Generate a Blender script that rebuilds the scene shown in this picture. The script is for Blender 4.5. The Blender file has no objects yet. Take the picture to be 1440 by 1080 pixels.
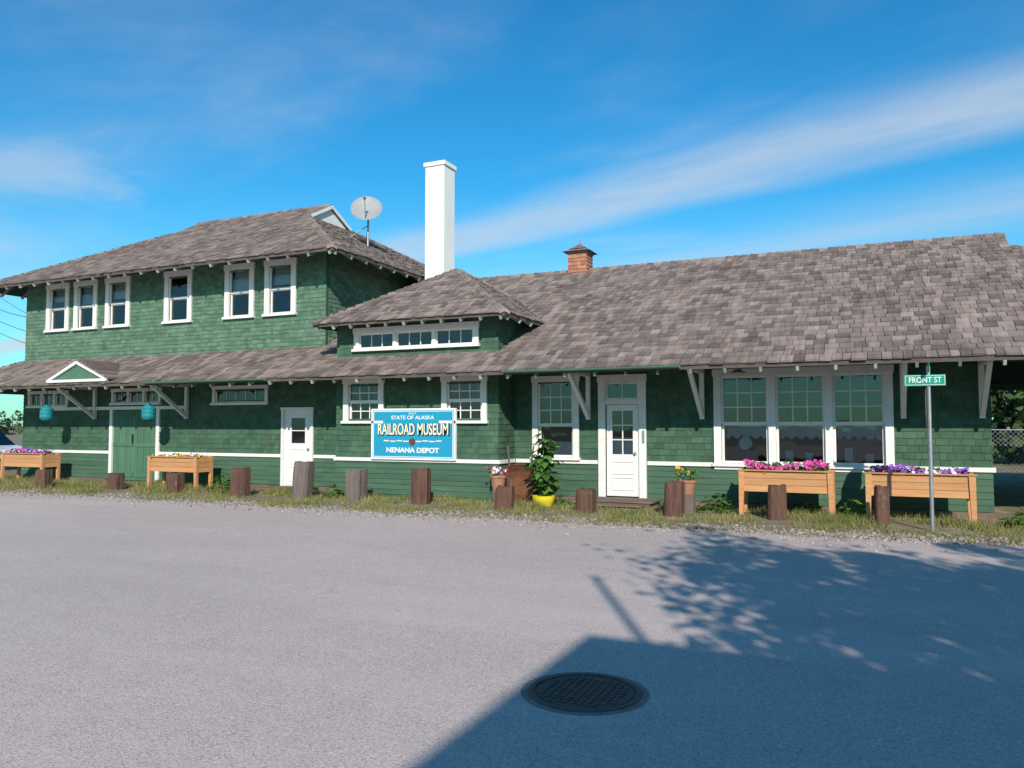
import bpy, math, random
from mathutils import Vector, Matrix, noise as mnoise
random.seed(7)
rnd=random.random
def ru(a,b): return a+(b-a)*random.random()
scene=bpy.context.scene
COL=bpy.context.collection

# ------------------------------------------------------------------ materials
def pmat(name,c1,c2=None,scale=3.0,rough=.8,bump=.2,bscale=40,island=0.0,stretch=(1,1,1),spec=.3,metal=0,c3=None,s3=.6,t3=.55,bdist=.01,w3=.12,detail=6):
    m=bpy.data.materials.new(name);m.use_nodes=True
    nt=m.node_tree;N=nt.nodes;L=nt.links
    b=N['Principled BSDF'];b.inputs['Roughness'].default_value=rough
    b.inputs['Specular IOR Level'].default_value=spec;b.inputs['Metallic'].default_value=metal
    c2=c2 or c1
    tc=N.new('ShaderNodeTexCoord');mp=N.new('ShaderNodeMapping');mp.inputs['Scale'].default_value=stretch
    L.new(tc.outputs['Object'],mp.inputs['Vector'])
    n=N.new('ShaderNodeTexNoise');n.inputs['Scale'].default_value=scale;n.inputs['Detail'].default_value=detail;n.inputs['Roughness'].default_value=.65
    L.new(mp.outputs[0],n.inputs['Vector'])
    r=N.new('ShaderNodeMapRange');r.inputs[1].default_value=.32;r.inputs[2].default_value=.68
    L.new(n.outputs['Fac'],r.inputs[0])
    mx=N.new('ShaderNodeMix');mx.data_type='RGBA';mx.inputs[6].default_value=(*c1,1);mx.inputs[7].default_value=(*c2,1)
    L.new(r.outputs[0],mx.inputs[0]);col=mx.outputs[2]
    if c3:
        n3=N.new('ShaderNodeTexNoise');n3.inputs['Scale'].default_value=s3;n3.inputs['Detail'].default_value=8;n3.inputs['Roughness'].default_value=.7
        L.new(tc.outputs['Object'],n3.inputs['Vector'])
        r3=N.new('ShaderNodeMapRange');r3.inputs[1].default_value=t3;r3.inputs[2].default_value=t3+w3
        L.new(n3.outputs['Fac'],r3.inputs[0])
        m3=N.new('ShaderNodeMix');m3.data_type='RGBA';m3.inputs[7].default_value=(*c3,1)
        L.new(col,m3.inputs[6]);L.new(r3.outputs[0],m3.inputs[0]);col=m3.outputs[2]
    if island:
        g=N.new('ShaderNodeNewGeometry');ma=N.new('ShaderNodeMapRange')
        ma.inputs[3].default_value=1-island;ma.inputs[4].default_value=1+island
        L.new(g.outputs['Random Per Island'],ma.inputs[0])
        h=N.new('ShaderNodeHueSaturation');L.new(ma.outputs[0],h.inputs['Value']);L.new(col,h.inputs['Color']);col=h.outputs[0]
    L.new(col,b.inputs['Base Color'])
    if bump:
        nb=N.new('ShaderNodeTexNoise');nb.inputs['Scale'].default_value=bscale;nb.inputs['Detail'].default_value=5
        L.new(mp.outputs[0],nb.inputs['Vector'])
        bp=N.new('ShaderNodeBump');bp.inputs['Strength'].default_value=bump;bp.inputs['Distance'].default_value=bdist
        L.new(nb.outputs['Fac'],bp.inputs['Height']);L.new(bp.outputs[0],b.inputs['Normal'])
    return m
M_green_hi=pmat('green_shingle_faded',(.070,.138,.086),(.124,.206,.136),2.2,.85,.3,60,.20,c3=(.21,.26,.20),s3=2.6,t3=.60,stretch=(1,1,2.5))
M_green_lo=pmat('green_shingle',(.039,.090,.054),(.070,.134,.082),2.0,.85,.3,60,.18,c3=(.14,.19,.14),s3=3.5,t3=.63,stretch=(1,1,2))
M_green_clap=pmat('green_clapboard',(.046,.100,.060),(.074,.144,.090),2.5,.8,.25,40,.10,stretch=(.3,1,3),c3=(.16,.17,.13),s3=3,t3=.63)
M_green_flat=pmat('green_paint',(.03,.09,.05),(.045,.115,.068),3,.7,.1,30)
M_green_door=pmat('green_door_boards',(.06,.14,.088),(.085,.18,.11),3,.7,.2,30,.10,stretch=(1,1,.2))
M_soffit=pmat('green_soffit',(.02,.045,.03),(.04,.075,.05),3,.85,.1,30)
M_white=pmat('white_paint',(.80,.78,.74),(.70,.68,.63),6,.6,.12,50,.03,c3=(.45,.43,.38),s3=9,t3=.68)
M_stucco=pmat('white_stucco',(.84,.83,.79),(.74,.73,.68),2,.85,.35,35,c3=(.55,.53,.48),s3=2,t3=.68,stretch=(1,1,.3))
M_tail=pmat('rafter_paint',(.20,.25,.20),(.36,.38,.34),5,.8,.1,30,.5)
M_roof=pmat('weathered_cedar_shingle',(.165,.124,.107),(.275,.214,.187),1.3,.92,.5,30,.38,stretch=(6,.8,.8),c3=(.115,.083,.070),s3=.8,t3=.56,w3=.2)
M_roofslab=pmat('roof_deck_wood',(.08,.065,.055),(.12,.10,.085),4,.9,.1,30)
M_brick=pmat('red_shingle_cladding',(.34,.13,.075),(.42,.2,.13),6,.9,.3,50,.25)
M_dark=pmat('interior_dark',(.03,.03,.03),(.05,.045,.04),2,.9,0)
M_curt=pmat('white_curtain',(.62,.62,.6),(.5,.5,.5),12,.9,.3,20,.05,stretch=(4,1,.3))
M_redc=pmat('red_curtain',(.22,.035,.03),(.14,.02,.02),8,.9,.2,20,stretch=(4,1,.3))
M_metal=pmat('galvanised_steel',(.42,.43,.44),(.33,.34,.35),8,.45,.05,60,metal=.7)
M_dish=pmat('grey_dish_paint',(.36,.36,.36),(.28,.28,.28),5,.5,.05,30)
M_teal=pmat('teal_enamel',(.01,.20,.24),(.02,.26,.29),5,.35,.05,30,spec=.5)
M_black=pmat('black_rubber',(.02,.02,.02),(.03,.03,.03),5,.7,.1,40)
M_post=pmat('weathered_timber',(.085,.042,.030),(.155,.082,.058),6,.9,.6,25,.2,stretch=(3,3,.4),bdist=.03,c3=(.2,.15,.12),s3=5,t3=.60)
M_postg=pmat('grey_timber',(.12,.09,.08),(.20,.155,.135),6,.9,.6,25,.15,stretch=(3,3,.4),bdist=.03)
M_cedar=pmat('stained_cedar',(.50,.235,.095),(.62,.32,.14),4,.65,.25,30,.16,stretch=(.5,3,5))
M_step=pmat('worn_step_boards',(.12,.08,.06),(.2,.15,.12),5,.9,.4,30,.2,stretch=(.4,3,3))
M_rust=pmat('rusty_steel',(.19,.075,.035),(.10,.04,.025),8,.85,.3,40,metal=.2)
M_terra=pmat('terracotta',(.40,.2,.12),(.3,.15,.09),6,.8,.1,40)
M_yel=pmat('yellow_pot',(.78,.66,.03),(.7,.56,.02),4,.5,.05,30)
M_leaf=pmat('leaf_green',(.035,.10,.018),(.08,.17,.03),3,.6,.1,30,.35)
M_leafl=pmat('bright_leaf',(.08,.20,.025),(.14,.28,.04),3,.6,.1,30,.3)
M_leafd=pmat('woodland_leaf',(.03,.06,.015),(.07,.11,.03),.5,.7,.1,30,.4)
M_mag=pmat('magenta_petals',(.50,.03,.20),(.65,.10,.36),9,.6,0,island=.25)
M_pur=pmat('purple_petals',(.22,.06,.40),(.32,.12,.50),9,.6,0,island=.25)
M_wp=pmat('white_petals',(.8,.75,.8),(.7,.6,.7),9,.6,0)
M_or=pmat('orange_petals',(.8,.25,.02),(.8,.45,.03),9,.6,0)
M_grassb=pmat('grass_blades',(.11,.14,.03),(.28,.24,.09),1.2,.8,0,island=.35)
M_ground=pmat('dirt_and_grass',(.17,.15,.07),(.27,.21,.14),1.6,.95,.6,18,c3=(.34,.29,.23),s3=1.1,t3=.50,bdist=.03)
M_iron=pmat('cast_iron',(.09,.06,.05),(.15,.10,.08),12,.6,.3,60,metal=.2)
M_tar=pmat('asphalt_patch',(.19,.165,.15),(.27,.24,.22),12,.9,.4,120)
M_bark=pmat('birch_bark',(.35,.33,.3),(.15,.12,.1),5,.9,.4,20,stretch=(1,1,4))
M_signb=pmat('sign_blue',(.015,.27,.44),(.02,.31,.48),3,.45,0)
M_signw=pmat('sign_white',(.8,.82,.8),(.75,.78,.76),3,.5,0)
M_cream=pmat('sign_cream',(.85,.76,.52),(.82,.70,.44),6,.5,0)
M_navy=pmat('sign_navy',(.01,.04,.10),(.012,.05,.12),6,.5,0)
M_sgreen=pmat('street_sign_green',(.01,.27,.17),(.015,.30,.19),6,.4,0)
M_car=pmat('white_car_paint',(.72,.72,.73),(.7,.7,.71),3,.25,0,spec=.6)
M_beige=pmat('brown_siding',(.14,.11,.085),(.11,.085,.065),3,.8,.2,30,.05)

def road_mat():
    m=bpy.data.materials.new('gravelly_asphalt');m.use_nodes=True
    nt=m.node_tree;N=nt.nodes;L=nt.links;b=N['Principled BSDF']
    b.inputs['Roughness'].default_value=.92;b.inputs['Specular IOR Level'].default_value=.2
    tc=N.new('ShaderNodeTexCoord')
    def noise(s,d=5,r=.6,st=(1,1,1)):
        mp=N.new('ShaderNodeMapping');mp.inputs['Scale'].default_value=st;L.new(tc.outputs['Object'],mp.inputs[0])
        n=N.new('ShaderNodeTexNoise');n.inputs['Scale'].default_value=s;n.inputs['Detail'].default_value=d;n.inputs['Roughness'].default_value=r
        L.new(mp.outputs[0],n.inputs['Vector']);return n.outputs['Fac']
    def mr(i,a,b_,c=0,d=1):
        r=N.new('ShaderNodeMapRange');r.inputs[1].default_value=a;r.inputs[2].default_value=b_;r.inputs[3].default_value=c;r.inputs[4].default_value=d
        L.new(i,r.inputs[0]);return r.outputs[0]
    def mix(f,a,c):
        x=N.new('ShaderNodeMix');x.data_type='RGBA'
        for s,v in ((6,a),(7,c)):
            if isinstance(v,tuple): x.inputs[s].default_value=(*v,1)
            else: L.new(v,x.inputs[s])
        L.new(f,x.inputs[0]);return x.outputs[2]
    col=mix(mr(noise(.35,6,.6,(.5,1.2,1)),.35,.65),(.475,.392,.352),(.57,.472,.425))
    col=mix(mr(noise(3.0,8,.75),.42,.72,0,.5),col,(.42,.342,.305))
    v=N.new('ShaderNodeTexVoronoi');v.inputs['Scale'].default_value=105;L.new(tc.outputs['Object'],v.inputs['Vector'])
    sep=N.new('ShaderNodeSeparateColor');L.new(v.outputs['Color'],sep.inputs[0])
    col=mix(mr(sep.outputs[0],.55,1,0,.55),col,(.76,.65,.59))
    col=mix(mr(sep.outputs[1],.64,1,0,.6),col,(.23,.185,.162))
    col=mix(mr(noise(.22,5,.6,(.35,1.6,1)),.5,.7,0,.5),col,(.63,.53,.48))
    col=mix(mr(noise(.9,7,.7),.60,.74,0,.30),col,(.29,.24,.21))
    v2=N.new('ShaderNodeTexVoronoi');v2.feature='DISTANCE_TO_EDGE';v2.inputs['Scale'].default_value=.22
    n2=N.new('ShaderNodeTexNoise');n2.inputs['Scale'].default_value=1.3;n2.inputs['Detail'].default_value=6
    L.new(tc.outputs['Object'],n2.inputs['Vector'])
    va=N.new('ShaderNodeVectorMath');va.operation='MULTIPLY_ADD';va.inputs[1].default_value=(1.4,1.4,0)
    L.new(n2.outputs['Color'],va.inputs[0]);L.new(tc.outputs['Object'],va.inputs[2]);L.new(va.outputs[0],v2.inputs['Vector'])
    cr=N.new('ShaderNodeMath');cr.operation='MULTIPLY';L.new(mr(v2.outputs['Distance'],.0,.004,1,0),cr.inputs[0]);L.new(mr(noise(.5),.50,.62,0,.40),cr.inputs[1])
    col=mix(cr.outputs[0],col,(.22,.18,.16))
    L.new(col,b.inputs['Base Color'])
    ad=N.new('ShaderNodeMath');ad.operation='ADD';L.new(v.outputs['Distance'],ad.inputs[0]);L.new(noise(25,6,.7),ad.inputs[1])
    bp=N.new('ShaderNodeBump');bp.inputs['Strength'].default_value=.35;bp.inputs['Distance'].default_value=.006
    L.new(ad.outputs[0],bp.inputs['Height']);L.new(bp.outputs[0],b.inputs['Normal'])
    return m
M_road=road_mat()
def glass_mat():
    m=bpy.data.materials.new('window_glass');m.use_nodes=True;nt=m.node_tree;N=nt.nodes;L=nt.links
    N.remove(N['Principled BSDF']);o=N['Material Output']
    t=N.new('ShaderNodeBsdfTransparent');t.inputs[0].default_value=(.75,.8,.82,1)
    g=N.new('ShaderNodeBsdfGlossy');g.inputs['Roughness'].default_value=.02;g.inputs['Color'].default_value=(.9,.95,1,1)
    tc=N.new('ShaderNodeTexCoord');n=N.new('ShaderNodeTexNoise');n.inputs['Scale'].default_value=1.2;L.new(tc.outputs['Object'],n.inputs['Vector'])
    bp=N.new('ShaderNodeBump');bp.inputs['Strength'].default_value=.12;bp.inputs['Distance'].default_value=.05;L.new(n.outputs['Fac'],bp.inputs['Height']);L.new(bp.outputs[0],g.inputs['Normal'])
    f=N.new('ShaderNodeFresnel');f.inputs[0].default_value=1.75
    mx=N.new('ShaderNodeMixShader');L.new(f.outputs[0],mx.inputs[0]);L.new(t.outputs[0],mx.inputs[1]);L.new(g.outputs[0],mx.inputs[2]);L.new(mx.outputs[0],o.inputs[0])
    return m
M_glass=glass_mat()

# ------------------------------------------------------------------ mesh builder
class MB:
    def __init__(s): s.v=[];s.f=[];s.m=[]
    def face(s,pts,mi=0):
        b=len(s.v);s.v.extend([tuple(p) for p in pts]);s.f.append(tuple(range(b,b+len(pts))));s.m.append(mi)
    def hexa(s,p,mi=0,faces=None):
        b=len(s.v);s.v.extend([tuple(q) for q in p])
        for f in (faces or [(0,3,2,1),(4,5,6,7),(0,1,5,4),(1,2,6,5),(2,3,7,6),(3,0,4,7)]):
            s.f.append(tuple(b+i for i in f));s.m.append(mi)
    def box(s,x0,x1,y0,y1,z0,z1,mi=0):
        s.hexa([(x0,y0,z0),(x1,y0,z0),(x1,y1,z0),(x0,y1,z0),(x0,y0,z1),(x1,y0,z1),(x1,y1,z1),(x0,y1,z1)],mi)
    def beam(s,p,q,w,h,mi=0,up=(0,0,1)):
        p=Vector(p);q=Vector(q);d=(q-p).normalized();up=Vector(up)
        if abs(d.dot(up))>.98: up=Vector((0,1,0))
        a=d.cross(up).normalized();c=a.cross(d).normalized();a*=w/2;c*=h/2
        s.hexa([p-a-c,p+a-c,p+a+c,p-a+c,q-a-c,q+a-c,q+a+c,q-a+c],mi)
    def cyl(s,p,q,r0,r1,n=10,mi=0,caps=True):
        p=Vector(p);q=Vector(q);d=(q-p).normalized();up=Vector((0,0,1)) if abs(d.z)<.95 else Vector((1,0,0))
        a=d.cross(up).normalized();c=a.cross(d).normalized();b=len(s.v)
        for i in range(n):
            t=2*math.pi*i/n;w=a*math.cos(t)+c*math.sin(t);s.v.append(tuple(p+w*r0));s.v.append(tuple(q+w*r1))
        for i in range(n):
            j=(i+1)%n;s.f.append((b+2*i,b+2*j,b+2*j+1,b+2*i+1));s.m.append(mi)
        if caps:
            s.f.append(tuple(b+2*i for i in range(n)));s.m.append(mi);s.f.append(tuple(b+2*i+1 for i in range(n-1,-1,-1)));s.m.append(mi)
    def lathe(s,c,prof,n=16,mi=0,M=None):
        b=len(s.v);c=Vector(c)
        for r,z in prof:
            for i in range(n):
                t=2*math.pi*i/n;p=Vector((r*math.cos(t),r*math.sin(t),z))
                if M: p=M@p
                s.v.append(tuple(c+p))
        for k in range(len(prof)-1):
            for i in range(n):
                j=(i+1)%n;s.f.append((b+k*n+i,b+k*n+j,b+(k+1)*n+j,b+(k+1)*n+i));s.m.append(mi)
    def leaf(s,c,size,mi=0,asp=.6,nrm=None):
        d=Vector((ru(-1,1),ru(-1,1),ru(-.7,.7))).normalized()
        a=d.cross(nrm if nrm else Vector((ru(-1,1),ru(-1,1),ru(-1,1)))).normalized()
        c=Vector(c);d=d*size/2;a=a*size*asp/2
        s.face([c-d,c+a-d*.1,c+d,c-a-d*.1],mi)
    def obj(s,name,mats,parent=None,smooth=False):
        me=bpy.data.meshes.new(name);me.from_pydata(s.v,[],s.f)
        for m in mats: me.materials.append(m)
        me.polygons.foreach_set('material_index',s.m)
        if smooth: me.polygons.foreach_set('use_smooth',[True]*len(s.f))
        me.update();o=bpy.data.objects.new(name,me);COL.objects.link(o)
        if parent: o.parent=parent
        return o
def empty(name,loc=(0,0,0)):
    e=bpy.data.objects.new(name,None);COL.objects.link(e);e.empty_display_size=.3;return e
def text(body,cx,cz,Y,w,h,mat,parent,off=0,name='lettering',rot=(math.pi/2,0,0)):
    cu=bpy.data.curves.new(name,'FONT');cu.body=body;cu.align_x='CENTER';cu.align_y='CENTER';cu.extrude=.003;cu.offset=off;cu.size=1;cu.materials.append(mat)
    o=bpy.data.objects.new(name,cu);COL.objects.link(o);bpy.context.view_layer.update()
    d=o.dimensions;o.scale=(w/d.x,h/d.y,1);o.rotation_euler=rot;o.location=(cx,Y,cz);o.parent=parent;return o

# ------------------------------------------------------------------ DEPOT
depot=empty('train_depot')
trim=MB();glass=MB();inner=MB()   # inner mats: 0 curtain,1 red,2 dark
OPEN=[]   # (Y,x0,x1,z0,z1)
def grid(x0,x1,z0,z1,Y,c,r,t=.022):
    for i in range(1,c):
        x=x0+(x1-x0)*i/c;trim.box(x-t/2,x+t/2,Y+.004,Y+.022,z0,z1)
    for j in range(1,r):
        z=z0+(z1-z0)*j/r;trim.box(x0,x1,Y+.001,Y+.020,z-t/2,z+t/2)
def sash(x0,x1,z0,z1,Y,c,r,w=.045):
    trim.box(x0,x0+w,Y-.012,Y+.03,z0,z1);trim.box(x1-w,x1,Y-.012,Y+.03,z0,z1)
    trim.box(x0+w,x1-w,Y-.010,Y+.028,z0,z0+w);trim.box(x0+w,x1-w,Y-.010,Y+.028,z1-w,z1)
    grid(x0+w,x1-w,z0+w,z1-w,Y,c,r)
    glass.face([(x0+w,Y+.018,z0+w),(x1-w,Y+.018,z0+w),(x1-w,Y+.018,z1-w),(x0+w,Y+.018,z1-w)])
def casing(x0,x1,z0,z1,Y,w=.12,sill=True,head=True):
    trim.box(x0,x0+w,Y-.055,Y+.03,z0+(.06 if sill else 0),z1-w);trim.box(x1-w,x1,Y-.055,Y+.03,z0+(.06 if sill else 0),z1-w)
    trim.box(x0-(.02 if head else 0),x1+(.02 if head else 0),Y-.068,Y+.03,z1-w,z1)
    if sill: trim.box(x0-.03,x1+.03,Y-.10,Y+.03,z0,z0+.06)
def hole(x0,x1,z0,z1,Y):
    OPEN.append((Y,x0,x1,z0,z1))
    for a in ((x0-.01,x0),(x1,x1+.01)): trim.box(a[0],a[1],Y+.031,Y+.12,z0,z1)
def dh(x0,x1,z0,z1,Y,ct=1,rt=1,cb=1,rb=1,blind=0,split=.5,w=.12):
    casing(x0,x1,z0,z1,Y,w);a,b,c,d=x0+w,x1-w,z0+.06,z1-w
    hole(a,b,c,d,Y);zm=c+(d-c)*split
    sash(a,b,zm,d,Y,ct,rt);sash(a+.003,b-.003,c,zm+.02,Y+.035,cb,rb)
    if blind: inner.box(a,b,Y+.13,Y+.14,d-(d-c)*blind,d,0)
for i,(a,b) in enumerate([(-22.73,-21.74),(-21.5,-20.52),(-20.16,-19.17),(-17.81,-16.79),(-15.6,-14.6),(-14.24,-13.22)]):
    dh(a,b,4.40,5.86,0,blind=[.3,.42,.36,.0,.52,.38][i],w=.15)
def transom(x0,x1,z0,z1,Y,n,c,w=.09,sill=True):
    casing(x0,x1,z0,z1,Y,w,sill=sill);a,b,cc,d=x0+w,x1-w,z0+(.06 if sill else w),z1-w
    hole(a,b,cc,d,Y);W=(b-a-.08*(n-1))/n
    for i in range(n):
        xa=a+i*(W+.08);sash(xa,xa+W,cc,d,Y,c,1,.035)
        if i<n-1: trim.box(xa+W,xa+W+.08,Y-.05,Y+.03,cc,d)
transom(-23.44,-21.64,2.12,2.63,0,3,2)
transom(-19.80,-17.86,2.17,2.64,0,3,2)
transom(-15.96,-14.08,2.13,2.64,0,1,5)
transom(-10.84,-7.62,3.29,3.83,-.8,3,3,w=.13)
for a,b in ((-11.12,-10.02),(-8.52,-7.42)):
    dh(a,b,1.64,2.68,-.8,3,2,3,2,w=.13)
    inner.box(a+.1,a+.42,-.66,-.65,1.7,2.6,1);inner.box(b-.42,b-.1,-.66,-.65,1.7,2.6,1)
dh(-6.71,-5.64,.86,2.66,0,3,3,1,1,split=.42,w=.13)
inner.box(-6.6,-5.75,.16,.17,.95,1.25,0)
casing(-2.83,.36,.80,2.70,0,.14)
hole(-2.69,.22,.86,2.56,0)
for a,b in ((-2.69,-1.80),(-1.67,-.79),(-.66,.22)):
    sash(a,b,1.62,2.56,0,3,3);sash(a+.003,b-.003,.86,1.64,.035,1,1)
    n=5;w=(b-a)/n
    for i in range(n):
        pts=[(a+i*w,.16,1.62)]+[(a+i*w+w*k/6,.16+.02*math.sin(k),1.40-.07*math.sin(math.pi*k/6)) for k in range(7)]+[(a+(i+1)*w,.16,1.62)]
        inner.face(pts,0)
for a,b in ((-1.80,-1.67),(-.79,-.66)): trim.box(a,b,-.05,.03,.86,2.56)
inner.lathe((-2.25,.10,1.25),[(0,0),(.12,.0),(.13,.02)],20,0,Matrix.Rotation(math.pi/2,3,'X'))
for x in (-1.45,-1.1,-.4,-.05): inner.box(x-.07,x+.07,.14,.24,.9,ru(1.05,1.25),0)
def pdoor(x0,x1,z0,z1,Y,w=.1):
    trim.box(x0,x0+w,Y-.055,Y+.03,z0,z1-w);trim.box(x1-w,x1,Y-.055,Y+.03,z0,z1-w);trim.box(x0-.02,x1+.02,Y-.068,Y+.03,z1-w,z1)
pdoor(-13.62,-12.62,.05,2.05,0,w=.07)
hole(-13.55,-12.69,.05,1.98,0)
def leafdoor(x0,x1,z0,z1,Y,gx0,gx1,gz0,gz1,c,r):
    trim.box(x0,gx0,Y,Y+.04,z0,z1);trim.box(gx1,x1,Y,Y+.04,z0,z1)
    trim.box(gx0,gx1,Y+.001,Y+.04,z0,gz0);trim.box(gx0,gx1,Y+.001,Y+.04,gz1,z1)
    glass.face([(gx0,Y+.02,gz0),(gx1,Y+.02,gz0),(gx1,Y+.02,gz1),(gx0,Y+.02,gz1)])
    grid(gx0,gx1,gz0,gz1,Y,c,r)
    for k in range(2):
        za=z0+.12+(gz0-z0-.2)*k/2;zb=za+(gz0-z0-.2)/2-.06
        for bx in ((gx0-.02,gx0,za,zb),(gx1,gx1+.02,za,zb),(gx0,gx1,zb-.02,zb),(gx0,gx1,za,za+.02)): trim.box(bx[0],bx[1],Y-.015,Y-.001,bx[2],bx[3])
leafdoor(-13.55,-12.69,.07,1.98,.0,-13.33,-12.90,1.15,1.78,1,2)
pdoor(-5.21,-4.19,.10,2.65,0,w=.15)
hole(-5.06,-4.34,.10,2.50,0)
leafdoor(-5.04,-4.36,.14,2.02,0,-4.92,-4.48,1.0,1.90,2,3)
trim.box(-5.06,-4.34,-.03,.04,2.03,2.12)
sash(-5.06,-4.34,2.12,2.50,0,2,1)
inner.box(-4.95,-4.45,.10,.105,1.0,1.35,0)
knob=MB()
knob.cyl((-4.43,-.05,1.02),(-4.43,0,1.02),.03,.03,10);knob.cyl((-12.78,-.05,1.0),(-12.78,0,1.0),.03,.03,10)
knob.box(-4.26,-4.22,-.09,-.06,1.25,1.5)
knob.obj('door_knobs',[M_metal],depot)
OPEN.append((0,-19.82,-17.92,.02,2.08))
bd=MB();n=14
for i in range(n):
    a=-19.72+(1.70)*i/n;bd.box(a+.004,a+1.70/n-.004,-.01-.004*(i%2),.04,.06,2.02)
bd.box(-19.73,-18.0,.035,.05,.05,2.04)
for s in (0,1):
    x=-19.70+s*.86
    bd.box(x,x+.80,-.035,-.016,.15,.27);bd.box(x,x+.80,-.035,-.016,1.0,1.1);bd.box(x,x+.80,-.035,-.016,1.85,1.97)
bd.obj('freight_door',[M_green_door],depot)
trim.box(-19.84,-19.73,-.06,.03,.02,2.04);trim.box(-18.0,-17.88,-.06,.03,.02,2.04)
trim.box(-22.3,-16.9,-.075,-.02,2.04,2.13)
knob2=MB();knob2.box(-18.93,-18.90,-.06,-.03,1.1,1.35);knob2.obj('freight_door_handle',[M_black],depot)

# -------- walls
def rects(x0,x1,z0,z1,ops):
    xs=sorted(set([x0,x1]+[min(max(v,x0),x1) for o in ops for v in o[:2]]))
    out=[]
    for a,b in zip(xs,xs[1:]):
        if b-a<1e-4: continue
        mid=(a+b)/2;bl=sorted([(o[2],o[3]) for o in ops if o[0]<=mid<=o[1]]);z=z0
        for p,q in bl:
            if p>z: out.append((a,b,z,min(p,z1)))
            z=max(z,q)
        if z<z1: out.append((a,b,z,z1))
    return out
def courses(mb,P,U,Nn,s0,s1,z0,z1,exp,wr,ops,th=.018,mi=0,jit=.006,gap=.004):
    U=Vector(U);Nn=Vector(Nn);P=Vector(P)
    k=0;z=z0
    while z<z1-.02:
        za,zb=z,min(z+exp,z1);mid=(za+zb)/2
        iv=[(s0,s1)]
        for o in ops:
            if o[2]<mid<o[3]:
                new=[]
                for a,b in iv:
                    if o[1]<=a or o[0]>=b: new.append((a,b));continue
                    if o[0]>a: new.append((a,o[0]))
                    if o[1]<b: new.append((o[1],b))
                iv=new
        for a,b in iv:
            s=a
            first=True
            while s<b-.001:
                w=ru(*wr)*(ru(.3,1) if first else 1);first=False
                e=min(s+w,b)
                if b-e<.03: e=b
                t=th+ru(-.004,.004);zl=za+ru(-jit,jit)
                def W(ss,nn,zz): return P+U*ss+Nn*nn+Vector((0,0,zz))
                g=gap/2
                mb.hexa([W(s+g,-.0,zl),W(e-g,-.0,zl),W(e-g,t,zl),W(s+g,t,zl),W(s+g,-.0,zb+.004),W(e-g,-.0,zb+.004),W(e-g,.004,zb+.004),W(s+g,.004,zb+.004)],mi,
                        faces=[(0,1,2,3),(3,2,6,7),(1,5,6,2),(0,3,7,4)])
                s=e
        z+=exp;k+=1
back=MB()
def front_wall(Y,x0,x1,segs,ztop):
    ops=[o[1:] for o in OPEN if abs(o[0]-Y)<.01]
    for r in rects(x0,x1,0,ztop,ops):
        back.box(r[0],r[1],Y,Y+.10,r[2],r[3])
    for mb,za,zb,exp,wr,gap in segs:
        courses(mb,(0,Y,0),(1,0,0),(0,-1,0),x0,x1,za,zb,exp,wr,ops,gap=gap)
sh_hi=MB();sh_lo=MB();clap=MB()
BZ0,BZ1=.79,.87
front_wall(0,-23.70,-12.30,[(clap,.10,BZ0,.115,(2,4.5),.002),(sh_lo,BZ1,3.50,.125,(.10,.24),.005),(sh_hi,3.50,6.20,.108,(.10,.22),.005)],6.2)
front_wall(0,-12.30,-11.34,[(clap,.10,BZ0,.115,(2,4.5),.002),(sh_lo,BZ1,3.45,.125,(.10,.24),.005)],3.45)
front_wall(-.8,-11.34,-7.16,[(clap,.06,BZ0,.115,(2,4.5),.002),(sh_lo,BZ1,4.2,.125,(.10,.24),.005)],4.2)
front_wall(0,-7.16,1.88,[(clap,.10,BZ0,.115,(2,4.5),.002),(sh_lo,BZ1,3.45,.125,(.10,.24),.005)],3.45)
def side(X,n,y0,y1,z0,z1,segs,thick=.1):
    if n>0: back.box(X-thick,X,y0,y1,z0,z1)
    else: back.box(X,X+thick,y0,y1,z0,z1)
    for mb,za,zb,exp,wr,gap in segs: courses(mb,(X,0,0),(0,1,0),(n,0,0),y0,y1,za,zb,exp,wr,[],gap=gap)
LO=[(clap,.10,BZ0,.115,(2,4),.002),(sh_lo,BZ1,3.45,.125,(.10,.24),.005)]
side(-7.16,1,-.8,-.002,0,4.05,[(clap,.10,BZ0,.115,(2,4),.002),(sh_lo,BZ1,4.05,.125,(.1,.24),.005)])
side(-7.16,1,.0,1.0,3.4,4.05,[(sh_lo,3.4,4.05,.125,(.1,.24),.005)])
side(-11.34,-1,-.798,-.002,0,4.05,[(sh_lo,BZ1,4.05,.125,(.1,.24),.005)])
side(1.88,1,.10,9.0,0,3.6,LO)
side(-12.30,1,.10,8.0,0,6.2,[(sh_hi,3.6,6.2,.108,(.1,.22),.005)])
side(-23.70,-1,.10,8.0,0,6.2,[(clap,.10,BZ0,.115,(2,4),.002),(sh_hi,BZ1,6.2,.108,(.1,.22),.005)])
back.box(-23.6,-12.4,7.9,8.0,0,6.2);back.box(-12.3,1.78,8.9,9.0,0,3.6)
back.box(-23.6,-12.4,.12,7.9,.0,.08);back.box(-12.2,1.78,.12,8.9,0,.09)
back.obj('wall_structure',[M_green_flat],depot)
sh_hi.obj('upper_shingle_siding',[M_green_hi],depot);sh_lo.obj('lower_shingle_siding',[M_green_lo],depot);clap.obj('clapboard_siding',[M_green_clap],depot)
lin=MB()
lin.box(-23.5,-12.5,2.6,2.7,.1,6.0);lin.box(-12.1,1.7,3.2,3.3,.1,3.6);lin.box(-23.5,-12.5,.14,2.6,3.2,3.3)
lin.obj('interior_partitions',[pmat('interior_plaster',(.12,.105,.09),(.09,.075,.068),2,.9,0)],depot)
def band(x0,x1,Y): trim.box(x0,x1,Y-.045,Y-.001,BZ0,BZ1)
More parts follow.
